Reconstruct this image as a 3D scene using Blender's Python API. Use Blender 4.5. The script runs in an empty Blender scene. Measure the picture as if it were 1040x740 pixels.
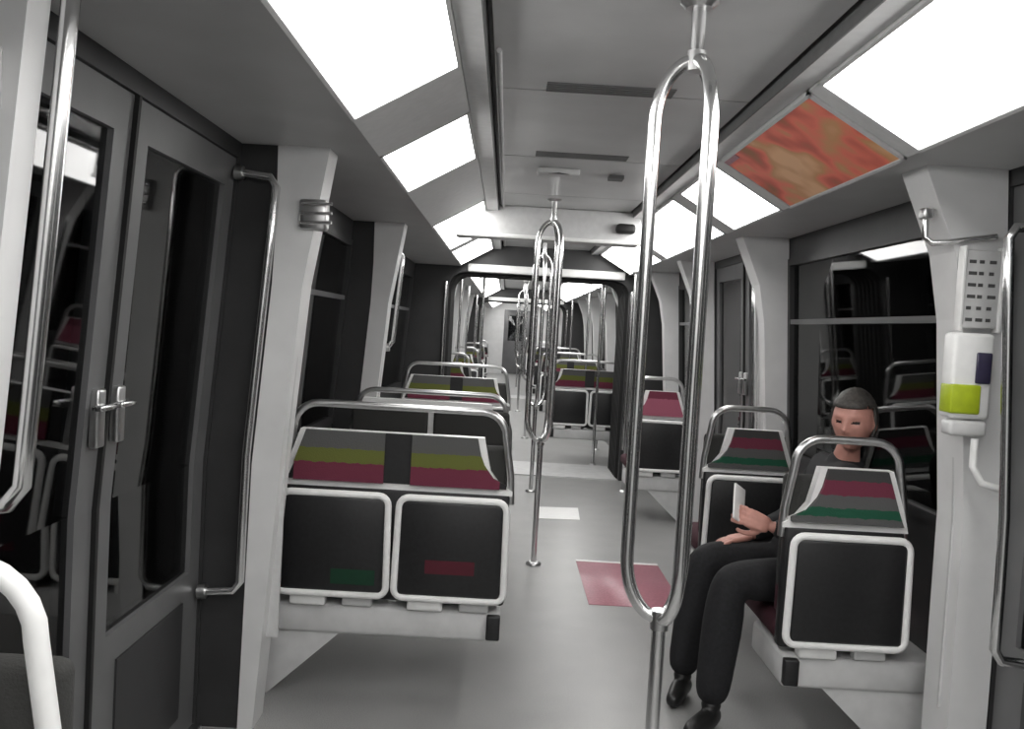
import bpy, bmesh, math, random
from mathutils import Vector, Matrix
random.seed(7)
PI = math.pi
sc = bpy.context.scene
col = sc.collection

# ------------------------------------------------------------------ camera, world, exposure
F_PX = 880.0
cam_d = bpy.data.cameras.new('camera')
cam_d.sensor_width = 36.0
cam_d.lens = F_PX / 1040.0 * 36.0
cam_d.clip_start = 0.02
cam = bpy.data.objects.new('camera', cam_d)
col.objects.link(cam)
cam.matrix_world = (Matrix.Translation((0, 0, 1.40)) @ Matrix.Rotation(math.radians(-0.45), 4, 'Z')
                    @ Matrix.Rotation(math.radians(90 - 2.45), 4, 'X') @ Matrix.Rotation(math.radians(3.3), 4, 'Z'))
sc.camera = cam
w = bpy.data.worlds.new('tunnel_dark'); sc.world = w
w.use_nodes = True
w.node_tree.nodes['Background'].inputs[0].default_value = (0.004, 0.004, 0.005, 1)
w.node_tree.nodes['Background'].inputs[1].default_value = 1.0
sc.view_settings.view_transform = 'Standard'
sc.view_settings.look = 'None'
sc.view_settings.gamma = 1.0
sc.view_settings.use_curve_mapping = False
sc.view_settings.exposure = 0.95
LIGHT = 4.2

# ------------------------------------------------------------------ materials
def mat(name, color, rough=0.5, metal=0.0, noise=0.0, nscale=30, emit=None, estr=0, bump=0.0, spec=None, coat=0):
    m = bpy.data.materials.new(name); m.use_nodes = True
    nt = m.node_tree; b = nt.nodes['Principled BSDF']
    b.inputs['Roughness'].default_value = rough
    b.inputs['Metallic'].default_value = metal
    b.inputs['Base Color'].default_value = (*color, 1)
    if spec is not None: b.inputs['Specular IOR Level'].default_value = spec
    if coat: b.inputs['Coat Weight'].default_value = coat
    tc = nt.nodes.new('ShaderNodeTexCoord')
    nz = nt.nodes.new('ShaderNodeTexNoise'); nz.inputs['Scale'].default_value = nscale; nz.inputs['Detail'].default_value = 4
    nt.links.new(tc.outputs['Object'], nz.inputs['Vector'])
    if noise:
        r = nt.nodes.new('ShaderNodeValToRGB')
        r.color_ramp.elements[0].position = 0.3; r.color_ramp.elements[1].position = 0.7
        r.color_ramp.elements[0].color = (*[c * (1 - noise) for c in color], 1)
        r.color_ramp.elements[1].color = (*[min(1, c * (1 + noise)) for c in color], 1)
        nt.links.new(nz.outputs['Fac'], r.inputs['Fac']); nt.links.new(r.outputs['Color'], b.inputs['Base Color'])
    if bump:
        bp = nt.nodes.new('ShaderNodeBump'); bp.inputs['Strength'].default_value = bump; bp.inputs['Distance'].default_value = 0.002
        nt.links.new(nz.outputs['Fac'], bp.inputs['Height']); nt.links.new(bp.outputs['Normal'], b.inputs['Normal'])
    if emit:
        b.inputs['Emission Color'].default_value = (*emit, 1); b.inputs['Emission Strength'].default_value = estr
    return m

M = {}
M['paint'] = mat('pale_grey_paint', (0.74, 0.74, 0.74), 0.38, noise=0.05, nscale=6)
M['white'] = mat('white_plastic', (0.86, 0.86, 0.85), 0.35, noise=0.03)
M['whiteframe'] = mat('white_enamel', (0.93, 0.93, 0.92), 0.3, noise=0.03)
M['ceil'] = mat('grey_ceiling', (0.50, 0.50, 0.50), 0.3, noise=0.10, nscale=3)
M['ceil_light'] = mat('light_grey_ceiling_trim', (0.60, 0.60, 0.60), 0.4, noise=0.05)
M['ceil_dark'] = mat('dark_ceiling_groove', (0.12, 0.12, 0.12), 0.5, noise=0.1)
M['soffit'] = mat('grey_soffit', (0.52, 0.52, 0.52), 0.45, noise=0.05, nscale=5)
M['wall'] = mat('dark_grey_wall_laminate', (0.035, 0.035, 0.036), 0.4, noise=0.12, nscale=8)
M['door'] = mat('grey_door_skin', (0.14, 0.14, 0.143), 0.35, noise=0.1, nscale=5)
M['rubber'] = mat('black_rubber', (0.012, 0.012, 0.012), 0.6, noise=0.2)
M['bellows'] = mat('black_bellows', (0.015, 0.015, 0.015), 0.7, noise=0.2)
M['black'] = mat('black_moulded_plastic', (0.013, 0.013, 0.014), 0.42, noise=0.25, nscale=60, bump=0.15)
M['shell'] = mat('charcoal_seat_shell', (0.015, 0.015, 0.016), 0.5, noise=0.15, nscale=50)
M['chrome'] = mat('polished_steel', (0.78, 0.78, 0.78), 0.2, 1.0, noise=0.05, nscale=12)
M['brushed'] = mat('brushed_steel', (0.62, 0.62, 0.62), 0.3, 1.0, noise=0.06, nscale=40)
M['support'] = mat('grey_seat_support', (0.62, 0.62, 0.62), 0.45, noise=0.08, nscale=12)
M['diffuser'] = mat('lit_diffuser', (0.9, 0.9, 0.9), 0.5, noise=0.01, emit=(1, 0.99, 0.97), estr=LIGHT)
M['green'] = mat('yellow_green_label', (0.42, 0.52, 0.02), 0.45, noise=0.1)
M['dkgreen'] = mat('dark_green_reflection', (0.0, 0.035, 0.014), 0.5, noise=0.1)
M['dkred'] = mat('dark_red_reflection', (0.075, 0.002, 0.012), 0.5, noise=0.1)
M['redpad'] = mat('dark_red_pad', (0.11, 0.012, 0.03), 0.7, noise=0.3, nscale=40)
M['pinkfloor'] = mat('pink_floor_inlay', (0.40, 0.16, 0.20), 0.35, noise=0.15, nscale=80)
M['display'] = mat('dark_violet_display', (0.04, 0.035, 0.07), 0.2, noise=0.1)
M['print'] = mat('dark_grey_print', (0.08, 0.08, 0.08), 0.6, noise=0.1)
M['skin'] = mat('skin', (0.55, 0.27, 0.22), 0.5, noise=0.08, nscale=40)
M['lip'] = mat('lips', (0.40, 0.12, 0.11), 0.45, noise=0.05)
M['eye'] = mat('eye_dark', (0.03, 0.02, 0.02), 0.2, noise=0.05)
M['hair'] = mat('dark_grey_hair', (0.06, 0.055, 0.05), 0.6, noise=0.4, nscale=90, bump=0.4)
M['jacket'] = mat('black_jacket_cloth', (0.014, 0.014, 0.016), 0.85, noise=0.3, nscale=70, bump=0.3)
M['trousers'] = mat('black_trouser_cloth', (0.010, 0.010, 0.012), 0.85, noise=0.3, nscale=80, bump=0.3)
M['shoe'] = mat('black_leather', (0.012, 0.012, 0.012), 0.4, noise=0.2)
M['tunnel'] = mat('tunnel_concrete', (0.32, 0.32, 0.32), 0.9, noise=0.5, nscale=2)

# floor: speckled vinyl
def floor_mat():
    m = mat('speckled_grey_vinyl', (0.35, 0.35, 0.345), 0.33, noise=0.07, nscale=4)
    nt = m.node_tree; b = nt.nodes['Principled BSDF']
    tc = nt.nodes.new('ShaderNodeTexCoord')
    v = nt.nodes.new('ShaderNodeTexNoise'); v.inputs['Scale'].default_value = 260; v.inputs['Detail'].default_value = 2
    r = nt.nodes.new('ShaderNodeValToRGB'); r.color_ramp.elements[0].position = .38; r.color_ramp.elements[1].position = .56
    r.color_ramp.elements[0].color = (.72, .72, .72, 1); r.color_ramp.elements[1].color = (1, 1, 1, 1)
    mx = nt.nodes.new('ShaderNodeMix'); mx.data_type = 'RGBA'; mx.blend_type = 'MULTIPLY'; mx.inputs[0].default_value = 1
    src = b.inputs['Base Color'].links[0].from_socket
    nt.links.new(tc.outputs['Object'], v.inputs['Vector']); nt.links.new(v.outputs['Fac'], r.inputs['Fac'])
    nt.links.new(src, mx.inputs[6]); nt.links.new(r.outputs['Color'], mx.inputs[7])
    nt.links.new(mx.outputs[2], b.inputs['Base Color'])
    return m
M['floor'] = floor_mat()

def glass_mat():
    m = bpy.data.materials.new('dark_window_glass'); m.use_nodes = True
    nt = m.node_tree; nt.nodes.clear()
    out = nt.nodes.new('ShaderNodeOutputMaterial'); mx = nt.nodes.new('ShaderNodeMixShader')
    tr = nt.nodes.new('ShaderNodeBsdfTransparent'); tr.inputs[0].default_value = (.45, .46, .47, 1)
    gl = nt.nodes.new('ShaderNodeBsdfGlossy'); gl.inputs['Roughness'].default_value = 0.03
    gl.inputs[0].default_value = (.9, .9, .9, 1)
    fr = nt.nodes.new('ShaderNodeFresnel'); fr.inputs[0].default_value = 1.55
    nt.links.new(fr.outputs[0], mx.inputs[0]); nt.links.new(tr.outputs[0], mx.inputs[1]); nt.links.new(gl.outputs[0], mx.inputs[2])
    nt.links.new(mx.outputs[0], out.inputs[0])
    return m
M['glass'] = glass_mat()

def fabric_mat(name, bands, z0, z1):
    """woven upholstery with colour bands up the backrest, object-space z from z0 to z1"""
    m = bpy.data.materials.new(name); m.use_nodes = True
    nt = m.node_tree; b = nt.nodes['Principled BSDF']; b.inputs['Roughness'].default_value = .9
    tc = nt.nodes.new('ShaderNodeTexCoord'); sp = nt.nodes.new('ShaderNodeSeparateXYZ')
    nt.links.new(tc.outputs['Object'], sp.inputs[0])
    mr = nt.nodes.new('ShaderNodeMapRange'); mr.inputs[1].default_value = z0; mr.inputs[2].default_value = z1
    nt.links.new(sp.outputs['Z'], mr.inputs[0])
    nz = nt.nodes.new('ShaderNodeTexNoise'); nz.inputs['Scale'].default_value = 45
    nt.links.new(tc.outputs['Object'], nz.inputs['Vector'])
    ad = nt.nodes.new('ShaderNodeMath'); ad.operation = 'MULTIPLY_ADD'; ad.inputs[1].default_value = .07; 
    nt.links.new(nz.outputs['Fac'], ad.inputs[0]); nt.links.new(mr.outputs[0], ad.inputs[2])
    r = nt.nodes.new('ShaderNodeValToRGB'); cr = r.color_ramp; cr.interpolation = 'CONSTANT'
    while len(cr.elements) < len(bands): cr.elements.new(0.5)
    for e, (p, c) in zip(cr.elements, bands): e.position = p; e.color = (*c, 1)
    nt.links.new(ad.outputs[0], r.inputs['Fac'])
    n2 = nt.nodes.new('ShaderNodeTexNoise'); n2.inputs['Scale'].default_value = 220
    nt.links.new(tc.outputs['Object'], n2.inputs['Vector'])
    bp = nt.nodes.new('ShaderNodeBump'); bp.inputs['Strength'].default_value = .4; bp.inputs['Distance'].default_value = .003
    nt.links.new(n2.outputs['Fac'], bp.inputs['Height']); nt.links.new(bp.outputs['Normal'], b.inputs['Normal'])
    nt.links.new(r.outputs['Color'], b.inputs['Base Color'])
    return m
RED, OLIVE, GREY, DGREEN = (.16, .028, .055), (.13, .145, .03), (.10, .10, .10), (.012, .09, .05)
M['fab_a'] = fabric_mat('fabric_red_olive_grey', [(0, RED), (.43, OLIVE), (.70, GREY)], .79, .985)
M['fab_b'] = fabric_mat('fabric_green_grey_red', [(0, GREY), (.20, DGREEN), (.36, GREY), (.58, RED), (.84, (.05, .05, .05))], .79, .985)
M['fab_c'] = fabric_mat('fabric_rose_red', [(0, (.35, .10, .15)), (.75, RED)], .79, .985)
M['cushion'] = fabric_mat('fabric_seat_cushion', [(0, (.05, .012, .02)), (.35, (.025, .025, .025)), (.75, (.035, .035, .033))], .38, .95)

def poster_mat():
    m = bpy.data.materials.new('orange_poster_print'); m.use_nodes = True
    nt = m.node_tree; b = nt.nodes['Principled BSDF']; b.inputs['Roughness'].default_value = .35
    tc = nt.nodes.new('ShaderNodeTexCoord')
    nz = nt.nodes.new('ShaderNodeTexNoise'); nz.inputs['Scale'].default_value = 5.5; nz.inputs['Detail'].default_value = 1.5
    nt.links.new(tc.outputs['Object'], nz.inputs['Vector'])
    r = nt.nodes.new('ShaderNodeValToRGB'); cr = r.color_ramp
    cols = [(.30, (.40, .12, .02)), (.42, (.75, .10, .05)), (.50, (.98, .20, .12)), (.57, (.75, .34, .12)), (.66, (.95, .55, .28))]
    while len(cr.elements) < len(cols): cr.elements.new(.5)
    for e, (p, c) in zip(cr.elements, cols): e.position = p; e.color = (*c, 1)
    nt.links.new(nz.outputs['Fac'], r.inputs['Fac']); nt.links.new(r.outputs['Color'], b.inputs['Base Color'])
    return m
M['poster'] = poster_mat()

# ------------------------------------------------------------------ mesh helpers
class MB:
    def __init__(s): s.v = []; s.f = []; s.sm = []
    def add(s, vs, fs, smooth=False):
        o = len(s.v); s.v += [tuple(p) for p in vs]
        s.f += [tuple(i + o for i in f) for f in fs]; s.sm += [smooth] * len(fs); return s
    def hexa(s, p):      # 8 points: bottom 0-3 ccw, top 4-7
        return s.add(p, [(3, 2, 1, 0), (4, 5, 6, 7), (0, 1, 5, 4), (1, 2, 6, 5), (2, 3, 7, 6), (3, 0, 4, 7)])
    def box(s, x0, x1, y0, y1, z0, z1):
        return s.hexa([(x0, y0, z0), (x1, y0, z0), (x1, y1, z0), (x0, y1, z0), (x0, y0, z1), (x1, y0, z1), (x1, y1, z1), (x0, y1, z1)])
    def rbox(s, x0, x1, y0, y1, z0, z1, r=.01, seg=2):
        bm = bmesh.new(); bmesh.ops.create_cube(bm, size=1)
        bmesh.ops.scale(bm, vec=(x1 - x0, y1 - y0, z1 - z0), verts=bm.verts)
        bmesh.ops.translate(bm, vec=((x0 + x1) / 2, (y0 + y1) / 2, (z0 + z1) / 2), verts=bm.verts)
        bmesh.ops.bevel(bm, geom=list(bm.edges), offset=r, segments=seg, profile=.5, affect='EDGES')
        bm.verts.index_update()
        s.add([v.co[:] for v in bm.verts], [[v.index for v in f.verts] for f in bm.faces], True); bm.free(); return s
    def tube(s, pts, r, n=10, closed=False):
        pts = [Vector(p) for p in pts]; N = len(pts); rings = []; up = None
        for i, p in enumerate(pts):
            if closed: t = pts[(i + 1) % N] - pts[i - 1]
            else: t = pts[min(i + 1, N - 1)] - pts[max(i - 1, 0)]
            t.normalize()
            if up is None:
                up = Vector((0, 1, 0)) if abs(t.y) < .9 else Vector((1, 0, 0))
            up = (up - t * up.dot(t)).normalized(); bn = t.cross(up)
            rr = r[i] if isinstance(r, (list, tuple)) else r
            rings.append([p + (up * math.cos(2 * PI * k / n) + bn * math.sin(2 * PI * k / n)) * rr for k in range(n)])
        vs = [q for ring in rings for q in ring]; fs = []
        for i in range(N if closed else N - 1):
            j = (i + 1) % N
            for k in range(n):
                l = (k + 1) % n
                fs.append((i * n + k, j * n + k, j * n + l, i * n + l))
        s.add(vs, fs, True)
        if not closed:
            s.add(rings[0], [tuple(range(n))]); s.add(rings[-1], [tuple(range(n))[::-1]])
        return s
    def prism_y(s, poly, y0, y1):      # poly in x,z
        n = len(poly)
        vs = [(x, y0, z) for x, z in poly] + [(x, y1, z) for x, z in poly]
        fs = [tuple(range(n)), tuple(range(2 * n - 1, n - 1, -1))] + [(i, i + n, (i + 1) % n + n, (i + 1) % n) for i in range(n)]
        return s.add(vs, fs)
    def build(s, name, m, parent=None, loc=None):
        me = bpy.data.meshes.new(name); me.from_pydata(s.v, [], s.f)
        me.materials.append(M[m] if isinstance(m, str) else m)
        me.polygons.foreach_set('use_smooth', s.sm)
        bm = bmesh.new(); bm.from_mesh(me); bmesh.ops.recalc_face_normals(bm, faces=bm.faces); bm.to_mesh(me); bm.free()
        me.update()
        o = bpy.data.objects.new(name, me); col.objects.link(o)
        if parent: o.parent = parent
        if loc: o.location = loc
        return o

def empty(name, loc=(0, 0, 0), rz=0):
    o = bpy.data.objects.new(name, None); o.empty_display_size = .1
    col.objects.link(o); o.location = loc; o.rotation_euler = (0, 0, rz); return o
def tag(o, label, cat, group=None):
    o['label'] = label; o['category'] = cat
    if group: o['group'] = group
    return o
def struct(o, label=None, cat=None):
    o['kind'] = 'structure'
    if label: o['label'] = label
    if cat: o['category'] = cat
    return o
def copy_tree(o, parent=None):
    c = o.copy(); col.objects.link(c)
    if parent: c.parent = parent
    for ch in [x for x in col.objects if x.parent == o]: copy_tree(ch, c)
    return c
def arc(cx, cz, r, a0, a1, n=6):
    return [(cx + r * math.cos(a0 + (a1 - a0) * i / n), cz + r * math.sin(a0 + (a1 - a0) * i / n)) for i in range(n + 1)]
def rrect(x0, x1, z0, z1, r, n=5):
    return (arc(x1 - r, z1 - r, r, 0, PI / 2, n) + arc(x0 + r, z1 - r, r, PI / 2, PI, n)
            + arc(x0 + r, z0 + r, r, PI, 1.5 * PI, n) + arc(x1 - r, z0 + r, r, 1.5 * PI, 2 * PI, n))

# ------------------------------------------------------------------ train section
C = 0.28          # centre line of the carriage
HW = 1.25         # half width at seat height
LEAN = 0.072
ZT = 1.95         # soffit height
ZC = 2.16         # centre ceiling
Y0, YEND = -2.6, 26.0
def xw(side, z, inset=0):
    h = HW if z <= .9 else HW - LEAN * (z - .9) / 1.09
    return C + side * (h - inset)
def wallp(mb, side, y0, y1, z0, z1, inset=0.0, outset=.06):
    cuts = [z0] + ([.9] if z0 < .9 < z1 else []) + [z1]
    for a, b in zip(cuts, cuts[1:]):
        mb.hexa([(xw(side, a, inset), y0, a), (xw(side, a, -outset), y0, a), (xw(side, a, -outset), y1, a), (xw(side, a, inset), y1, a),
                 (xw(side, b, inset), y0, b), (xw(side, b, -outset), y0, b), (xw(side, b, -outset), y1, b), (xw(side, b, inset), y1, b)])
    return mb

# ---- floor
fl = MB().box(C - HW - .06, C + HW + .06, Y0, YEND, -.06, 0).build('floor', 'floor')
struct(fl, 'light grey speckled vinyl floor running down the carriage aisle', 'floor')
inl = MB()
inl.rbox(.50, 1.0, 4.40, 5.22, -.002, .003, .0015, 1)
inl.build('floor_inlay', 'pinkfloor', fl)
MB().box(.50, 1.0, 5.22, 5.25, 0, .005).build('inlay_edge_strip', 'white', fl)

# ---- ceiling: soffits, slopes, centre panels
ce = empty('ceiling'); struct(ce, 'grey carriage ceiling with centre duct panels', 'ceiling')
CC = C + .045     # the ceiling fittings are centred a little off the seats
IN, OUT = .495, .79
ZI, ZO = 2.12, ZT
CARS = [(Y0, 8.2), (9.0, 17.0), (17.8, YEND)]
for (a, b) in CARS:
    for s in (-1, 1):
        MB().box(min(CC + s * OUT, C + s * 1.33), max(CC + s * OUT, C + s * 1.33), a, b, ZT, ZT + .03).build('soffit', 'soffit', ce)
        MB().box(min(CC + s * .425, CC + s * .42), max(CC + s * .425, CC + s * .42), a, b, ZC - .035, ZC + .04).build('duct_side_rail', 'ceil_dark', ce)
        MB().box(min(CC + s * .425, CC + s * .492), max(CC + s * .425, CC + s * .492), a, b, 2.125, 2.15).build('light_edge_trim', 'ceil_light', ce)
    n = max(1, round((b - a) / 1.06)); st = (b - a) / n
    for i in range(n):
        MB().box(CC - .404, CC + .404, a + i * st + .006, a + (i + 1) * st - .006, ZC, ZC + .025).build('ceiling_panel', 'ceil', ce)
    MB().box(C - 1.4, C + 1.4, a, b, 2.2, 2.25).build('roof_shell', 'ceil_dark', ce)
MB().tube([(C - .345, 2.4, 2.152), (C - .345, 8.1, 2.152)], .008, 6).build('cable_conduit', 'ceil_light', ce)
MB().box(.45, .52, 4.2, 4.28, 2.142, 2.16).build('speaker_grille', 'print', ce)
MB().rbox(.10, .30, 4.1, 4.2, 2.13, 2.16, .008).build('exit_pointer_plate', 'ceil_light', ce)
MB().prism_y([(.15, 2.129), (.25, 2.129), (.2, 2.136)], 4.09, 4.1).build('pointer_mark', 'print', ce)
# vent slots in the centre panels
for yy in (1.6, 2.7, 3.75):
    for k in range(5):
        MB().box(C - .2, C + .2, yy + k * .022, yy + k * .022 + .01, ZC - .004, ZC + .001).build('vent_slot', 'ceil_dark', ce)
# cross beam over the second doorway
cb = MB().rbox(C - .64, C + .52, 5.45, 5.62, 1.955, ZC, .012).build('cross_beam', 'ceil_light', ce)
MB().rbox(C + .36, C + .48, 5.38, 5.46, 2.02, 2.08, .02).build('camera_housing', 'rubber', ce)
MB().rbox(C - .64, C + .52, 5.43, 5.452, 1.955, 1.98, .006).build('beam_lip', 'white', ce)

# ---- light panels (real luminaires) and the filler panels between them
light_no = [0]
def slope_piece(mb, side, y0, y1, t0=0.0, t1=1.0, up=0.0, th=.02):
    xi = CC + side * (IN + (OUT - IN) * t0); xo = CC + side * (IN + (OUT - IN) * t1)
    zi = ZI + (ZO - ZI) * t0 + up; zo = ZI + (ZO - ZI) * t1 + up
    return mb.hexa([(xi, y0, zi), (xo, y0, zo), (xo, y1, zo), (xi, y1, zi), (xi, y0, zi + th), (xo, y0, zo + th), (xo, y1, zo + th), (xi, y1, zi + th)])
def light_panel(side, y0, y1, label):
    e = empty('light_panel', (0, 0, 0)); tag(e, label, 'light', 'fluorescent light panels along the ceiling coves')
    slope_piece(MB(), side, y0 + .012, y1 - .012, .03, .97).build('diffuser', 'diffuser', e)
    f = MB()
    slope_piece(f, side, y0, y0 + .012, 0, 1, -.004, .03); slope_piece(f, side, y1 - .012, y1, 0, 1, -.004, .03)
    slope_piece(f, side, y0, y1, 0, .03, -.004, .03); slope_piece(f, side, y0, y1, .97, 1, -.004, .03)
    f.build('frame', 'ceil_light', e)
    return e
def filler(side, y0, y1): slope_piece(MB(), side, y0, y1).build('cove_panel', 'ceil_light', ce)
SN = {-1: 'left', 1: 'right'}
LP = [(-1, -2.5, -.5, 'left ceiling light panel farthest back, behind the viewer'), (-1, -.35, 2.45, 'largest bright ceiling light panel on the left, nearest the viewer'),
      (-1, 2.97, 3.75, 'short bright ceiling light panel above the left double seat'), (-1, 5.0, 6.5, 'bright left ceiling light panel beside the grey cross beam'),
      (-1, 6.7, 8.05, 'left ceiling light panel just before the first gangway'),
      (1, -2.5, -.5, 'right ceiling light panel farthest back, behind the viewer'), (1, -.35, 2.42, 'largest bright ceiling light panel on the right, before the orange poster'),
      (1, 3.62, 4.37, 'short bright ceiling light panel just beyond the orange poster'), (1, 4.55, 6.2, 'bright right ceiling light panel beside the grey cross beam'),
      (1, 6.4, 8.05, 'right ceiling light panel just before the first gangway')]
for s in (-1, 1):
    for k, a in enumerate((9.15, 11.1, 13.05, 15.0)):
        LP.append((s, a, a + 1.8, f"{('first', 'second', 'third', 'fourth')[k]} ceiling light panel on the {SN[s]} in the second carriage"))
    for k, a in enumerate((17.95, 19.9, 21.85, 23.8)):
        LP.append((s, a, a + 1.8, f"{('first', 'second', 'third', 'fourth')[k]} ceiling light panel on the {SN[s]} in the farthest carriage"))
for a in LP: light_panel(*a)
for s in (-1, 1):
    segs = sorted([(a, b) for (q, a, b, _) in LP if q == s] + ([(2.5, 3.52)] if s > 0 else []))
    for (a, b), (c, d) in zip(segs, segs[1:]):
        if c - b > .01 and not (b < 8.2 < c) and not (b < 17 < c): filler(s, b + .001, c - .001)

# ---- orange poster in the right cove
po = empty('advertising_poster'); tag(po, 'orange and red advertising poster set in the right ceiling cove', 'poster')
slope_piece(MB(), 1, 2.52, 3.50, .03, .97, -.004, .012).build('print_sheet', 'poster', po)
f = MB()
slope_piece(f, 1, 2.50, 2.52, 0, 1, -.008, .02); slope_piece(f, 1, 3.50, 3.52, 0, 1, -.008, .02)
slope_piece(f, 1, 2.50, 3.52, 0, .03, -.008, .02); slope_piece(f, 1, 2.50, 3.52, 0.97, 1, -.008, .02)
f.build('frame', 'ceil_light', po)
slope_piece(MB(), 1, 3.34, 3.50, .03, .10, -.007, .004).build('pink_corner', 'pinkfloor', po)

# ---- walls, windows, doors
LAY = {  # (kind, y0, y1)
    -1: [('solid', Y0, -1.0), ('win', -1.0, 1.27), ('pil', 1.27, 1.33), ('door', 1.33, 2.86), ('pil', 2.86, 2.99), ('win', 2.99, 4.92), ('pil', 4.92, 5.06),
         ('door', 5.06, 6.56), ('solid', 6.56, 6.68), ('win', 6.68, 8.1), ('solid', 8.1, 8.2)],
    1: [('solid', Y0, -1.0), ('win', -1.0, .98), ('pil', .98, 1.10), ('door', 1.10, 2.58), ('pil', 2.58, 2.74), ('win', 2.74, 4.58), ('pil', 4.58, 4.73),
        ('door', 4.73, 6.23), ('pil', 6.23, 6.36), ('win', 6.36, 7.5), ('pil', 7.5, 7.62), ('win', 7.62, 8.1), ('solid', 8.1, 8.2)]}
FAR = [('pil', 0, .12), ('win', .12, 1.3), ('pil', 1.3, 1.42), ('door', 1.42, 2.9), ('pil', 2.9, 3.02), ('win', 3.02, 4.7), ('pil', 4.7, 4.82), ('door', 4.82, 6.3),
       ('pil', 6.3, 6.42), ('win', 6.42, 7.9), ('solid', 7.9, 8.0)]
for s in (-1, 1):
    LAY[s] += [(k, 9.0 + a, 9.0 + b) for k, a, b in FAR] + [(k, 17.8 + a, 17.8 + b) for k, a, b in FAR]
    LAY[s] += [('solid', 25.8, YEND)]
nwin = ndoor = 0
doors = {}
for s in (-1, 1):
    wall_e = MB()
    pil_list = []
    for k, a, b in LAY[s]:
        if k == 'solid': wallp(wall_e, s, a, b, 0, ZT)
        elif k == 'win': wallp(wall_e, s, a, b, 0, .80); wallp(wall_e, s, a, b, 1.84, ZT)
        elif k == 'door': wallp(wall_e, s, a, b, 1.90, ZT)
        elif k == 'pil': wallp(wall_e, s, a, b, 0, ZT)
    wo = wall_e.build('wall_' + SN[s], 'wall')
    struct(wo, f'dark grey {SN[s]} side wall of the carriage with pale pillars', 'wall')
    for k, a, b in LAY[s]:
        if k == 'pil':
            # pale door post; on the left it stands off the wall behind a dark pocket
            p = MB(); x = lambda z, i: xw(s, z, i)
            prof_ = ([(0, .14, .19), (.9, .15, .245), (1.5, .15, .25), (1.72, .14, .27), (ZT, .12, .29)] if s < 0 else
                     [(0, .005, .12), (.9, .005, .125), (1.5, .005, .135), (1.7, .005, .16), (ZT, .005, .25)])
            if s < 0 and a < 1.3: prof_ = [(0, .06, .17), (.9, .08, .185), (1.5, .08, .19), (ZT, .08, .195)]
            for (z0, j0, i0), (z1, j1, i1) in zip(prof_, prof_[1:]):
                p.hexa([(x(z0, i0), a, z0), (x(z0, j0), a, z0), (x(z0, j0), b, z0), (x(z0, i0), b, z0),
                        (x(z1, i1), a, z1), (x(z1, j1), a, z1), (x(z1, j1), b, z1), (x(z1, i1), b, z1)])
            p.build('pillar', 'paint', wo)
            if s < 0:
                wallp(MB(), s, a + .01, b - .01, 0, ZT, .148 if a > 1.3 else .085, 0).build('door_pocket', 'wall', wo)
            if 1.3 < a < 9:
                q = MB(); e0, e1 = (prof_[1][2], prof_[2][2])
                wallp(q, s, a + .055, a + .065, .3, 1.5, e0 + .003, -.12 if s > 0 else -.2)
                q.build('pillar_seam', 'ceil_light', wo)
        elif k == 'win':
            nwin += 1
            we = empty(f'window_{nwin}'); struct(we, f'dark {SN[s]} carriage window with a grey frame, window {nwin} of the train', 'window')
            fr = MB(); t = .035
            wallp(fr, s, a, a + t, .80, 1.84, .012, .03); wallp(fr, s, b - t, b, .80, 1.84, .012, .03)
            wallp(fr, s, a + t, b - t, .80, .80 + t, .012, .03); wallp(fr, s, a + t, b - t, 1.84 - t, 1.84, .012, .03)
            fr.build('window_frame', 'wall', we)
            wallp(MB(), s, a + t, b - t, .835, 1.805, -.012, .018).build('pane', 'glass', we)
            if b - a > 1:
                wallp(MB(), s, a + t, b - t, 1.50, 1.525, .008, .01).build('transom_bar', 'door', we)
        elif k == 'door':
            ndoor += 1
            de = empty(f'door_{ndoor}'); struct(de, f'double sliding {SN[s]} carriage door with tall dark glass, door {ndoor} of the train', 'door')
            m_ = (a + b) / 2
            for (p0, p1, hs) in ((a + .003, m_ - .008, 1), (m_ + .008, b - .003, -1)):
                lf = MB(); t = .085
                wallp(lf, s, p0, p0 + t, .012, 1.898, -.01, .05); wallp(lf, s, p1 - t, p1, .012, 1.898, -.01, .05)
                wallp(lf, s, p0 + t, p1 - t, .012, .55, -.01, .05); wallp(lf, s, p0 + t, p1 - t, 1.80, 1.898, -.01, .05)
                lo = lf.build('door_leaf', 'door', de)
                wallp(MB(), s, p0 + t, p1 - t, .55, 1.80, -.025, .032).build('pane', 'glass', lo)
                if a < 8:
                    ye = (p1 - .045) if hs > 0 else (p0 + .045)
                    h = MB(); xx = xw(s, 1.15)
                    h.rbox(min(xx - s * .012, xx + s * .012), max(xx - s * .012, xx + s * .012), ye - .02, ye + .02, 1.06, 1.20, .006)
                    h.build('latch_plate', 'brushed', lo)
                    MB().rbox(min(xx - s * .035, xx - s * .008), max(xx - s * .035, xx - s * .008), ye - .05, ye + .03, 1.15, 1.165, .005).build('latch_lever', 'chrome', lo)
                    # recessed lower kick panel
                    wallp(MB(), s, p0 + t + .06, p1 - t - .06, .10, .47, -.004, .012).build('kick_panel', 'wall', lo)
            wallp(MB(), s, m_ - .007, m_ + .007, .012, 1.898, .002, .04).build('rubber_seal', 'rubber', de)
            wallp(MB(), s, a, b, 0, .011, .02, .05).build('threshold', 'brushed', de)

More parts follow.
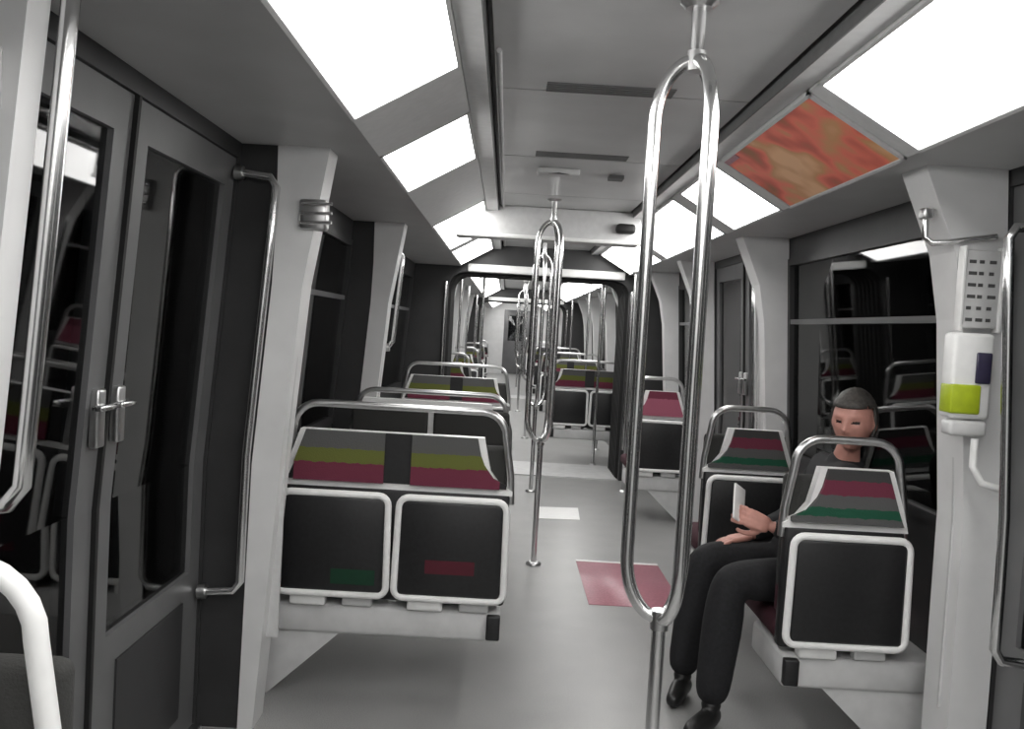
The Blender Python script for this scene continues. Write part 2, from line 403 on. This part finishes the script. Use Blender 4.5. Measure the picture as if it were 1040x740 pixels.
bw = MB().box(C - 1.35, C + 1.35, Y0 - .06, Y0, 0, 2.2).build('wall_back_added', 'paint'); struct(bw, 'pale unseen wall added behind the viewer to keep light in', 'wall')  # unseen closing wall, added so light stays in the carriage
ew = MB().box(C - 1.35, C + 1.35, YEND, YEND + .06, 0, 2.2).build('wall_end', 'paint'); struct(ew, 'pale far end wall of the train', 'wall')
bsl = MB().box(C - HW - .02, C - HW + .012, 2.99, 4.92, 0, .10).build('baseboard_left', 'support'); struct(bsl, 'grey skirting along the left wall under the double seat', 'baseboard')
bsr = MB().box(C + HW - .012, C + HW + .02, 2.74, 4.58, 0, .10).build('baseboard_right', 'support'); struct(bsr, 'grey skirting along the right wall under the single seats', 'baseboard')
MB().rbox(C - .38, C + .38, YEND - .03, YEND + .02, .01, 1.92, .01).build('end_door', 'door', ew)
MB().rbox(C - .25, C + .25, YEND - .04, YEND - .03, 1.0, 1.75, .004).build('end_door_pane', 'glass', ew)
MB().rbox(C + .28, C + .33, YEND - .06, YEND - .03, .98, 1.12, .006).build('end_door_handle', 'chrome', ew)
for s in (-1, 1):
    tw = MB().box(C + s * 2.3 - .05, C + s * 2.3 + .05, Y0, YEND, -.8, 3.2).build('wall_tunnel_' + SN[s], 'tunnel')
    struct(tw, f'black tunnel wall outside the {SN[s]} windows', 'wall')

# ---- gangways between the carriages
def gangway(y0, y1, n):
    hw, zt, r = .86, 1.90, .16
    op = [(C - hw, 0)] + arc(C - hw + r, zt - r, r, PI, PI / 2, 8) + arc(C + hw - r, zt - r, r, PI / 2, 0, 8) + [(C + hw, 0)]
    e = empty(f'trim_{n}'); struct(e, ('first', 'second')[n - 1] + ' gangway portal with black rounded bellows between carriages', 'gangway')
    def ring(mb, pth, off, ya, yb):
        def outer(p):
            return (C + math.copysign(1.34, p[0] - C) if p[1] < zt - r + .001 else p[0] + (p[0] - C) * .55, 0 if p[1] == 0 else (p[1] if p[1] < zt - r + .001 else 2.2))
        inn = [(C + (x - C) * (1 - off), z - (off * .5 if z > 0 else 0)) for x, z in pth]; out = [outer(p) for p in pth]
        N = len(pth)
        vs = [(x, ya, z) for x, z in inn] + [(x, ya, z) for x, z in out] + [(x, yb, z) for x, z in inn] + [(x, yb, z) for x, z in out]
        fs = []
        for i in range(N - 1):
            fs += [(i, i + 1, N + i + 1, N + i), (2 * N + i, 3 * N + i, 3 * N + i + 1, 2 * N + i + 1), (i, 2 * N + i, 2 * N + i + 1, i + 1), (N + i, N + i + 1, 3 * N + i + 1, 3 * N + i)]
        return mb.add(vs, fs)
    ring(MB(), op, 0, y0, y0 + .06).build('portal_frame', 'wall', e)
    ring(MB(), op, 0, y1 - .06, y1).build('portal_frame', 'wall', e)
    k = 0; y = y0 + .07
    while y < y1 - .09:
        ring(MB(), op, 0.03 if k % 2 else 0.0, y, y + .04).build('bellows_fold', 'bellows', e); y += .05; k += 1
    MB().rbox(C - .68, C + .80, y0 - .05, y0 - .002, 1.90, 1.975, .012).build('lintel', 'white', e)
    for s in (-1, 1):
        MB().tube([(C + s * .88, y0 - .03, .3), (C + s * .88, y0 - .03, 1.8)], .016, 8).build('grab_bar', 'chrome', e)
    MB().box(C - .84, C + .84, y0, y1, 0, .012).build('tread_plate', 'support', e)
gangway(8.2, 9.0, 1); gangway(17.0, 17.8, 2)

# ------------------------------------------------------------------ seats
def seat(name, loc, n, aisle, label, cat_group, fab='fab_a', flip=False, wall_gap=.17, rail_z=1.08, reflections=(), rail='brushed'):
    """n places wide. camera side (-y): folded seats and padded back; far side (+y): fixed cushions. aisle = +1/-1 side of the aisle"""
    W = .43 * n; h = W / 2
    a = aisle * (-1 if flip else 1)
    e = empty(name, loc, PI if flip else 0); tag(e, label, 'seat', cat_group)
    # core back shell
    sh = MB().rbox(-h + .01, h - .01, -.015, .035, .36, .78, .012)
    sh.build('back_shell', 'shell', e)
    # upper back: white-edged panel that steps in on the aisle side
    def prof(ins, top):
        ai = [(h - ins, .775 + ins), (h - ins, .79 + ins), (h - .05 - ins, .815 + ins), (h - .085 - ins, .86 + ins), (h - .10 - ins, .92), (h - .115 - ins, top - ins)]
        wi = [(-h + .065 + ins, top - ins), (-h + .02 + ins, .85), (-h + ins, .775 + ins)]
        pl = ai + wi
        return [(x * a, z) for x, z in pl]
    ub = MB().prism_y(prof(0, .985), -.012, .03).build('upper_back', 'whiteframe', e)
    def clip(poly, x0, x1):
        # split pads per place
        out = []
        for axis, lim, keep in ((0, x0, 1), (0, x1, -1)):
            res = []
            for i in range(len(poly)):
                p, q = poly[i], poly[(i + 1) % len(poly)]
                ip, iq = (p[0] - lim) * keep >= 0, (q[0] - lim) * keep >= 0
                if ip: res.append(p)
                if ip != iq:
                    t = (lim - p[0]) / (q[0] - p[0]); res.append((lim, p[1] + t * (q[1] - p[1])))
            poly = res
        return poly
    inner = prof(.024, 1.008)
    # dark strip across, then one pad per place
    MB().prism_y(inner, -.016, -.011).build('back_lining', 'shell', ub)
    for i in range(n):
        x0 = -h + i * .43 + (.05 if n > 1 else 0); x1 = -h + (i + 1) * .43 - (.05 if n > 1 else 0)
        MB().prism_y(clip(inner, x0, x1), -.03, -.015).build('back_pad', fab, ub)
    # tubular grab rail
    r = .09
    pts = [(-h + .005, .74), (-h + .01, .84)] + [(-h + .035 + (x), z) for x, z in arc(r, rail_z - r, r, PI, PI / 2, 6)] + \
          [(h - .035 + (x), z) for x, z in arc(-r, rail_z - r, r, PI / 2, 0, 6)] + [(h - .01, .84), (h - .005, .74)]
    MB().tube([(x, .012, z) for x, z in pts], .0145, 10).build('grab_rail', rail, e)
    # folded seats
    for i in range(n):
        cx = -h + (i + .5) * .43
        fs = MB(); hw = .188
        fs.rbox(cx - hw, cx + hw, -.085, -.045, .405, .755, .012).build('folded_seat', 'black', e)
        fso = [o for o in col.objects if o.parent == e][-1]
        pth = rrect(cx - hw - .006, cx + hw + .006, .395, .762, .035)
        pth = [(x + (x - cx) * (.762 - z) * .10, z) for x, z in pth]
        MB().tube([(x, -.075, z) for x, z in pth], .0135, 8, True).build('seat_frame', 'whiteframe', fso)
        MB().rbox(cx - .15, cx - .02, -.07, -.02, .345, .388, .008).build('hinge', 'white', fso)
        MB().rbox(cx + .04, cx + .15, -.06, -.02, .345, .388, .008).build('hinge', 'support', fso)
        if i < len(reflections):  # dark colour patches paint reflections of coloured seats on the black panel
            MB().box(cx + .0 - .09 * (1 if reflections[i] == 'dkred' else -.0), cx + .09 + (.07 if reflections[i] == 'dkgreen' else 0), -.0865, -.085, .435 if reflections[i] == 'dkgreen' else .49, .49 if reflections[i] == 'dkgreen' else .54).build('reflection_patch', reflections[i], fso)
    # cantilever support and wall gusset
    sp = MB(); xa = a * (h - .02); xb = -a * (h + wall_gap - .012)
    sp.rbox(min(xa, xb), max(xa, xb), -.05, .32, .235, .345, .015)
    sp.build('support_beam', 'support', e)
    g = MB(); g.prism_y([(xb, .0), (xb, .30), (xb + a * .42, .25), (xb + a * .15, .0)], -.04, .02); g.build('wall_gusset', 'support', e)
    MB().rbox(min(xa, xa - a * .05), max(xa, xa - a * .05), -.075, -.04, .25, .34, .006).build('end_cap', 'shell', e)
    # fixed seats on the far side
    for i in range(n):
        cx = -h + (i + .5) * .43
        MB().rbox(cx - .20, cx + .20, .05, .46, .36, .44, .03, 3).build('seat_cushion', 'cushion', e)
        MB().rbox(cx - .20, cx + .20, .035, .085, .46, .95, .02, 3).build('backrest_cushion', 'cushion', e)
    return e
G2, G1 = 'double seats on the left of the aisle', 'single seats on the right of the aisle'
XL, XR = -.375, 1.17
seat('double_seat', (XL, 3.20, 0), 2, 1, 'double seat with two folded black seats in white frames, nearest on the left', G2, reflections=('dkgreen', 'dkred'))
seat('double_seat', (XL, 4.62, 0), 2, 1, 'double seat facing the viewer behind the nearest left double seat', G2, flip=True, rail_z=1.03)
seat('single_seat', (XR + .02, 2.93, 0), 1, -1, 'single seat with folded black seat beside the pale right pillar', G1, fab='fab_b', wall_gap=.15)
seat('single_seat', (XR, 4.06, 0), 1, -1, 'single seat beyond the seated person, behind the looped pole', G1, fab='fab_b', wall_gap=.15)
seat('single_seat', (XR, 6.50, 0), 1, -1, 'single seat with rose red back pad beyond the second right doorway', G1, fab='fab_c', wall_gap=.15)
seat('double_seat', (XL, 6.85, 0), 2, 1, 'double seat beyond the second left doorway, before the gangway', G2)
seat('single_seat', (-.725, 1.02, 0), 1, 1, 'seat with curved steel rail made white for glare, cut off at the lower left corner', None, wall_gap=.03, fab='shell', rail='whiteframe')  # white rail material paints the glare on the near steel tube
# next carriages, mirrored: double seats right of the aisle
for y, lab in ((9.35, 'nearest double seat right of the aisle in the second carriage'), (12.2, 'middle double seat right of the aisle in the second carriage'), (15.4, 'last double seat right of the aisle in the second carriage'),
               (18.3, 'nearest double seat right of the aisle in the farthest carriage'), (21.0, 'far double seat right of the aisle in the farthest carriage')):
    seat('double_seat', (.92, y, 0), 2, -1, lab, 'double seats in the carriages beyond the gangway', wall_gap=.18)
for y, lab in ((9.5, 'nearest single seat left of the aisle in the second carriage'), (12.3, 'middle single seat left of the aisle in the second carriage'), (15.5, 'last single seat left of the aisle in the second carriage'),
               (18.4, 'nearest single seat left of the aisle in the farthest carriage')):
    seat('single_seat', (-.58, y, 0), 1, 1, lab, 'single seats in the carriages beyond the gangway', wall_gap=.17)

# ------------------------------------------------------------------ three-branch grab poles
def grab_pole(loc, label, rot=0, zb=.74, zt=2.03, R=.085):
    e = empty('grab_pole', loc); tag(e, label, 'pole', 'three-branch steel grab poles in the aisle')
    MB().tube([(0, 0, .008), (0, 0, zb)], .0165, 12).build('lower_post', 'chrome', e)
    MB().tube([(0, 0, zt), (0, 0, ZC)], .0165, 12).build('upper_post', 'chrome', e)
    for ang in (165, 45, -75):
        t = math.radians(ang + rot); d = Vector((math.cos(t), math.sin(t), 0)); up = .14
        pts = []
        for i in range(11):
            q = i / 10 * PI / 2; pts.append(d * (R * math.sin(q)) + Vector((0, 0, zb + up * (1 - math.cos(q)) * 1.0)))
        for i in range(1, 6): pts.append(d * (R) + Vector((0, 0, zb + up + (zt - zb - 2 * up) * i / 6)))
        for i in range(11):
            q = PI / 2 - i / 10 * PI / 2; pts.append(d * (R * math.sin(q)) + Vector((0, 0, zt - up * (1 - math.cos(q)))))
        MB().tube(pts, .0155, 12).build('branch', 'chrome', e)
    for z in (zb, zt):
        MB().tube([(0, 0, z - .025), (0, 0, z + .02)], .0215, 12).build('collar', 'brushed', e)
    MB().tube([(0, 0, 0), (0, 0, .012), (0, 0, .02)], [.045, .045, .028], 16).build('floor_flange', 'brushed', e)
    MB().tube([(0, 0, ZC - .015), (0, 0, ZC - .001)], [.03, .045], 16).build('ceiling_flange', 'brushed', e)
    return e
grab_pole((.395, 2.0, 0), 'large looped steel pole standing in the foreground right of centre')
grab_pole((.235, 5.10, 0), 'looped steel pole standing mid-aisle under the grey cross beam', 20)
grab_pole((.28, 7.4, 0), 'looped steel pole just before the first gangway', -10)
grab_pole((.30, 11.0, 0), 'looped steel pole at the first doorway of the second carriage', 30)
grab_pole((.25, 14.5, 0), 'looped steel pole at the second doorway of the second carriage', 0)
grab_pole((.28, 20.0, 0), 'looped steel pole in the farthest carriage', 50)

# straight poles from the aisle ends of the far seats
def straight_pole(x, y, label):
    e = empty('straight_pole', (x, y, 0)); tag(e, label, 'pole', 'straight steel poles along the aisle')
    MB().tube([(0, 0, .006), (0, 0, ZT)], .016, 10).build('post', 'chrome', e)
    MB().tube([(0, 0, 0), (0, 0, .015)], [.04, .028], 14).build('floor_flange', 'brushed', e)
    MB().tube([(0, 0, ZT - .02), (0, 0, ZT - .001)], [.028, .04], 14).build('ceiling_flange', 'brushed', e)
for x, y, l in ((C + .70, 9.1, 'straight pole at the near right double seat of the second carriage'), (C - .55, 9.2, 'straight pole left of the aisle right past the gangway'),
                (C + .83, 7.66, 'straight pole at the pale post right of the first gangway'), (C - .85, 10.25, 'straight pole at the left single seat just past the gangway'),
                (C + .86, 10.3, 'straight pole at the first doorway right in the second carriage'), (C - .84, 12.0, 'straight pole at the left middle of the second carriage'),
                (C + .84, 12.05, 'straight pole at the right middle of the second carriage'), (C - .84, 15.2, 'straight pole near the left far end of the second carriage'),
                (C + .84, 15.2, 'straight pole near the right far end of the second carriage')):
    straight_pole(x, y, l)

# ------------------------------------------------------------------ door grab handles on the pillars
def door_handle(side, y, z0, z1, label, off=.155, base=.10):
    e = empty('door_handrail', (xw(side, z0), y, z0)); tag(e, label, 'handrail', 'vertical handrails beside the doors')
    bx, bz = xw(side, z0), z0
    P = lambda i, z: (xw(side, z, i) - bx, 0, z - bz)
    pts = [P(base, z0 - .01), P(off - .02, z0), P(off, z0 + .03)] + [P(off, z0 + (z1 - z0) * k / 6) for k in range(1, 6)] + [P(off, z1 - .03), P(off - .02, z1), P(base, z1 + .01)]
    MB().tube(pts, .0145, 10).build('rail', 'chrome', e)
    for z, k in ((z0, -1), (z1, 1)):
        a, b = P(base, z + k * .01), P(base + .025, z + k * .008)
        MB().tube([a, b], .024, 10).build('mount', 'brushed', e)
door_handle(-1, 1.345, 1.08, 1.90, 'tall bright handrail at the far left door edge', .215, .14)
door_handle(-1, 2.835, .48, 1.84, 'slim handrail beside the pale left pillar', .135, .0)
door_handle(1, 2.375, .55, 1.75, 'slim handrail by the dark door right of the pale right pillar', .12, .0)
door_handle(-1, 5.08, 1.25, 1.80, 'short handrail on the second pale left pillar', .28, .24)
door_handle(1, 4.71, .60, 1.72, 'slim handrail at the second right pale pillar', .15)
door_handle(1, 6.25, .60, 1.80, 'slim handrail beyond the second right doorway', .15)

# ------------------------------------------------------------------ equipment on the right pillar
em = empty('emergency_intercom', (1.36, 2.50, 1.33)); tag(em, 'white emergency intercom box with yellow-green band on the right pillar', 'intercom')
MB().rbox(-.065, .055, 0, .07, -.12, .13, .012).build('housing', 'white', em)
MB().rbox(-.068, .02, -.008, .06, -.105, -.02, .006).build('yellow_band', 'green', em)
MB().rbox(.0, .045, -.008, .0, -.015, .075, .004).build('display', 'display', em)
MB().rbox(-.06, .05, .0, .06, -.17, -.125, .01).build('lower_cover', 'support', em)
MB().tube([(.01, -.01, -.175), (.01, -.01, -.255), (.03, -.025, -.30), (.085, -.025, -.315)], .011, 8).build('hook_handle', 'white', em)
npl = empty('notice_plate', (1.385, 2.54, 1.59)); tag(npl, 'grey notice plate with rows of small marks above the white intercom', 'sign')
MB().rbox(-.06, .05, 0, .03, -.115, .115, .006).build('plate', 'ceil_light', npl)
for r in range(6):
    for c in range(3):
        MB().box(-.045 + c * .03, -.045 + c * .03 + random.choice((.014, .02, .024)), -.0015, .0005, .075 - r * .034, .085 - r * .034).build('printed_mark', 'print', npl)
MB().rbox(-.064, -.054, -.006, .03, -.125, .125, .003).build('edge_strip', 'white', npl)
MB().rbox(.05, .06, -.006, .03, -.125, .125, .003).build('edge_strip', 'white', npl)
hb = empty('bracket_bar', (1.30, 2.60, 1.72)); tag(hb, 'short horizontal steel bracket bar at the top of the right pillar', 'bracket')
MB().tube([(-.06, .02, .08), (-.062, .01, .02), (-.045, 0, .004), (0, -.02, .008), (.13, -.03, .03)], .010, 8).build('bar', 'chrome', hb)
MB().rbox(-.075, -.045, .0, .04, .075, .11, .006).build('mount', 'brushed', hb)
# small box, and white plate painting a light reflection, on the left pillars
sb = empty('speaker_box', (-.70, 2.84, 1.73)); tag(sb, 'small steel speaker box on the upper left pillar', 'speaker')
MB().rbox(0, .09, 0, .06, -.05, .05, .01).build('housing', 'brushed', sb)
for k in range(3): MB().tube([(.01, -.004, -.03 + k * .03), (.11, -.004, -.025 + k * .03)], .006, 6).build('bar', 'chrome', sb)
wp = empty('reflection_plate', (-.795, 1.254, 1.715)); tag(wp, 'white plate standing in for a light reflection on the pale post at the upper left edge', 'sign')
MB().rbox(-.06, .045, 0, .012, -.04, .04, .004).build('plate', 'white', wp)
MB().rbox(-.064, .049, .004, .015, -.044, .044, .003).build('backing', 'support', wp)
rp = MB().rbox(C + HW - .055, C + HW - .002, 2.76, 2.86, .42, .80, .015).build('trim_3', 'redpad'); struct(rp, 'dark red wall pad between the single seat and the right pillar', 'pad')

# ------------------------------------------------------------------ seated person
def evaluated(o):
    dg = bpy.context.evaluated_depsgraph_get(); dg.update()
    me = bpy.data.meshes.new_from_object(o.evaluated_get(dg)); return me
def skin(chains, levels=2):
    """chains: list of lists of (x,y,z,r); points that coincide are shared"""
    key = {}; vs = []; rs = []; es = []
    for ch in chains:
        prev = None
        for (x, y, z, r) in ch:
            k = (round(x, 4), round(y, 4), round(z, 4))
            if k not in key: key[k] = len(vs); vs.append((x, y, z)); rs.append(r)
            if prev is not None and prev != key[k]: es.append((prev, key[k]))
            prev = key[k]
    me = bpy.data.meshes.new('tmp'); me.from_pydata(vs, es, [])
    o = bpy.data.objects.new('tmp', me); col.objects.link(o)
    sk = o.modifiers.new('s', 'SKIN'); sk.use_smooth_shade = True; sk.branch_smoothing = .3
    for i, d in enumerate(me.skin_vertices[0].data):
        d.radius = (rs[i], rs[i]); d.use_root = (i == 0)
    sd = o.modifiers.new('d', 'SUBSURF'); sd.levels = levels; sd.render_levels = levels
    out = evaluated(o)
    bpy.data.objects.remove(o); return out
def join_meshes(ms):
    bm = bmesh.new()
    for m in ms: bm.from_mesh(m)
    me = bpy.data.meshes.new('joined'); bm.to_mesh(me); bm.free(); return me
def remesh(me, voxel, smooth=2):
    o = bpy.data.objects.new('tmp', me); col.objects.link(o)
    r = o.modifiers.new('r', 'REMESH'); r.mode = 'VOXEL'; r.voxel_size = voxel; r.use_smooth_shade = True
    s = o.modifiers.new('s', 'SMOOTH'); s.iterations = smooth; s.factor = .5
    out = evaluated(o); bpy.data.objects.remove(o); return out
def link_mesh(name, me, mats, parent):
    me.materials.clear()
    for m in mats: me.materials.append(M[m])
    for p in me.polygons: p.use_smooth = True
    o = bpy.data.objects.new(name, me); col.objects.link(o); o.parent = parent; return o

PX, PY = 1.20, 3.12
pe = empty('person', (0, 0, 0))
tag(pe, 'person in black jacket and trousers seated sideways behind the right single seat', 'person')
HC = Vector((1.30, 3.19, 1.125))                 # head centre
FD = Vector((-.62, -.78, -.08)).normalized()      # face direction
SD = FD.cross(Vector((0, 0, 1))).normalized(); UD = SD.cross(FD).normalized()
def head_mesh():
    bm = bmesh.new(); bmesh.ops.create_uvsphere(bm, u_segments=48, v_segments=36, radius=1)
    for v in bm.verts:
        x, y, z = v.co          # x side, y front, z up
        sx, sy, sz = .073, .092, .112
        px, py, pz = x * sx, y * sy, z * sz
        if z < -.1: px *= 1 - .30 * min(1, (-z - .1) / .9) ; 
        if z < -.2 and y > 0: py *= 1 + .06 * (-z)
        if y > .2:
            py *= .95                                                         # flatter face
            g = lambda cx, cz, w, hgt: math.exp(-((px - cx) / w) ** 2 - ((pz - cz) / hgt) ** 2)
            py += .022 * g(0, -.022, .012, .014) + .013 * g(0, .0, .009, .022)    # nose tip, bridge
            py -= .011 * (g(.03, .006, .015, .010) + g(-.03, .006, .015, .010))   # eye sockets
            py += .006 * (g(.03, .027, .02, .007) + g(-.03, .027, .02, .007))     # brow
            py += .006 * g(0, -.058, .02, .006) + .010 * g(0, -.092, .02, .014)   # lips, chin
            py -= .003 * g(0, -.058, .022, .0022)
        v.co = (px, py, pz)
    # ears
    for s in (-1, 1):
        r = bmesh.ops.create_uvsphere(bm, u_segments=12, v_segments=8, radius=1)
        for v in r['verts']:
            x, y, z = v.co; v.co = (s * .074 + x * .009, -.008 + y * .019, -.005 + z * .031)
    R = Matrix((SD, FD, UD)).transposed().to_4x4()
    bmesh.ops.transform(bm, matrix=Matrix.Translation(HC) @ R, verts=bm.verts)
    me = bpy.data.meshes.new('head'); bm.to_mesh(me); bm.free(); return me
def hand_chains(wr, fwd, palm_n, curl, side):
    """palm and five separate curled fingers; fwd finger direction, palm_n palm facing direction"""
    wr = Vector(wr); f = Vector(fwd).normalized(); n = Vector(palm_n); n = (n - f * n.dot(f)).normalized(); s = f.cross(n) * side
    ms = []
    P = lambda a, b, c: wr + f * a + s * b + n * c
    t = lambda v, r: (v.x, v.y, v.z, r)
    for b in (-.026, -.009, .009, .026):
        ms.append(skin([[t(P(-.01, b * .6, 0), .014), t(P(.04, b * .9, 0), .0135), t(P(.085, b, 0), .0115)]], 1))
    for b, L, in zip((-.029, -.010, .010, .029), (.062, .078, .084, .076)):
        p = P(.082, b, 0); ch = [t(p, .0095)]; ang = 0
        for k, seg in enumerate((.45, .32, .23)):
            ang += curl * (1.0, 1.1, .8)[k]
            p = p + (f * math.cos(ang) + n * math.sin(ang)) * (L * seg); ch.append(t(p, (.009, .0083, .007)[k]))
        ms.append(skin([ch], 1))
    th = [P(.015, .028, .006), P(.045, .050, .018), P(.072, .056, .034), P(.093, .050, .046)]
    ms.append(skin([[t(v, r) for v, r in zip(th, (.014, .0125, .0105, .008))]], 1))
    return ms
# left arm is the one towards the viewer
LS, LE, LW = (1.285, 3.125, .93), (1.16, 3.10, .70), (.985, 3.115, .735)
RS, RE, RW = (1.305, 3.42, .93), (1.19, 3.49, .69), (1.00, 3.39, .63)
HIP = (1.23, 3.26, .56)
LH, RH = (1.20, 3.17, .535), (1.20, 3.36, .535)
LK, RK = (.86, 3.12, .525), (.82, 3.37, .54)
LA, RA = (.81, 3.07, .10), (.76, 3.33, .10)
torso = [(*HIP, .125), (1.265, 3.265, .68, .12), (1.30, 3.27, .82, .13), (1.305, 3.27, .92, .10)]
def T(p, r): return (*p, r)
def mid(a, b, t=.5): return tuple(a[i] + (b[i] - a[i]) * t for i in range(3))
neck = [(1.305, 3.27, .90, .05), (1.305, 3.235, .99, .050), (1.302, 3.205, 1.07, .048)]
body_ms = [skin([[(*HIP, .10), (1.265, 3.265, .68, .10), (1.30, 3.27, .82, .085), (1.305, 3.27, .90, .05)], neck,
                 [(1.305, 3.27, .90, .05), T(LS, .038), T(LE, .036), T(LW, .024)],
                 [(1.305, 3.27, .90, .05), T(RS, .038), T(RE, .036), T(RW, .024)],
                 [(*HIP, .10), T(LH, .08), T(LK, .052), T(LA, .036)], [(*HIP, .10), T(RH, .08), T(RK, .052), T(RA, .036)]]), head_mesh()]
hl = hand_chains(LW, (-.80, .12, .28), (.10, .55, -.15), .62, 1)
hr = hand_chains(RW, (-.92, -.15, -.16), (0, 0, -1), .25, -1)
body_me = remesh(join_meshes(body_ms + hl + hr), .0052, 2)
body = link_mesh('body', body_me, ['skin', 'lip', 'eye'], pe)
Ri = Matrix((SD, FD, UD))
for p in body_me.polygons:
    q = Ri @ (Vector(p.center) - HC)
    if q.y > .05:
        if abs(q.x) < .022 and -.066 < q.z < -.052: p.material_index = 1
        if (abs(abs(q.x) - .030) < .012 and abs(q.z - .006) < .005): p.material_index = 2
# jacket
jk = remesh(join_meshes([skin([[(1.225, 3.26, .53, .135), (1.265, 3.265, .68, .135), (1.295, 3.27, .82, .148), (1.302, 3.27, .92, .105)],
               [(1.302, 3.27, .92, .105), T(LS, .072), T(mid(LS, LE), .060), T(LE, .053), T(mid(LE, LW), .047), T(mid(LE, LW, .95), .038)],
               [(1.302, 3.27, .92, .105), T(RS, .072), T(mid(RS, RE), .060), T(RE, .053), T(mid(RE, RW), .047), T(mid(RE, RW, .95), .038)]]),
               skin([[(1.303, 3.255, .93, .088), (1.303, 3.225, 1.005, .072)]])]), .008, 2)
link_mesh('jacket', jk, ['jacket'], pe)
tr = remesh(skin([[T(HIP, .118), T(LH, .098), T(mid(LH, LK), .085), T(LK, .080), T(mid(LK, LA), .076), T(mid(LK, LA, 1.06), .062)],
                  [T(HIP, .118), T(RH, .098), T(mid(RH, RK), .085), T(RK, .080), T(mid(RK, RA), .076), T(mid(RK, RA, 1.06), .062)]]), .008, 2)
link_mesh('trousers', tr, ['trousers'], pe)
for (a, dz) in ((LA, -.02), (RA, .02)):
    shm = remesh(join_meshes([skin([[(a[0] + .025, a[1] + .04, .040, .038), (a[0] - .015, a[1] - .03, .042, .040), (a[0] - .06 + dz, a[1] - .095, .034, .036), (a[0] - .09 + dz, a[1] - .145, .028, .028)]]),
                              skin([[(a[0] + .005, a[1], .05, .042), (a[0], a[1], .115, .043)]])]), .006, 2)
    for v in shm.vertices: v.co.z = max(v.co.z, .003)
    link_mesh('shoe', shm, ['shoe'], pe)
# hair: cap over the back and top of the head
bm = bmesh.new(); bmesh.ops.create_uvsphere(bm, u_segments=40, v_segments=28, radius=1)
for v in bm.verts:
    x, y, z = v.co
    k = 1.0 + .02 * math.sin(23 * x + 9 * z) * math.sin(17 * y)
    v.co = (x * .083 * k, y * .100 * k - .008, z * .118 * k + .008)
dl = [f for f in bm.faces if (f.calc_center_median().y > .012 + .02 * (f.calc_center_median().z > .06) and f.calc_center_median().z < .062 + .25 * max(0, .05 - f.calc_center_median().y)) or f.calc_center_median().z < -.075]
bmesh.ops.delete(bm, geom=dl, context='FACES')
bmesh.ops.solidify(bm, geom=bm.faces[:], thickness=.008)
bmesh.ops.transform(bm, matrix=Matrix.Translation(HC) @ Matrix((SD, FD, UD)).transposed().to_4x4(), verts=bm.verts)
hm = bpy.data.meshes.new('hair'); bm.to_mesh(hm); bm.free()
link_mesh('hair', hm, ['hair'], pe)
# phone in the hand
ph = empty('phone', (.890, 3.165, .80)); ph.rotation_euler = (math.radians(-20), math.radians(28), math.radians(38))
tag(ph, 'small pale phone held in the seated person\'s hand', 'phone')
MB().rbox(-.036, .036, -.0045, .0045, -.07, .07, .004).build('case', 'white', ph)
MB().box(-.032, .032, .0042, .0052, -.062, .062).build('screen', 'display', ph)

# white sheet stands in for a light reflection on the aisle floor
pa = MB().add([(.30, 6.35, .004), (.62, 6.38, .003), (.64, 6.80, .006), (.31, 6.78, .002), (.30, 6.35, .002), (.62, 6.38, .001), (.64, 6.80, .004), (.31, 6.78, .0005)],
              [(0, 1, 2, 3), (7, 6, 5, 4), (0, 4, 5, 1), (1, 5, 6, 2), (2, 6, 7, 3), (3, 7, 4, 0)]).build('floor_highlight_sheet', 'white')
tag(pa, 'white sheet standing in for a light reflection on the grey aisle floor', 'highlight')
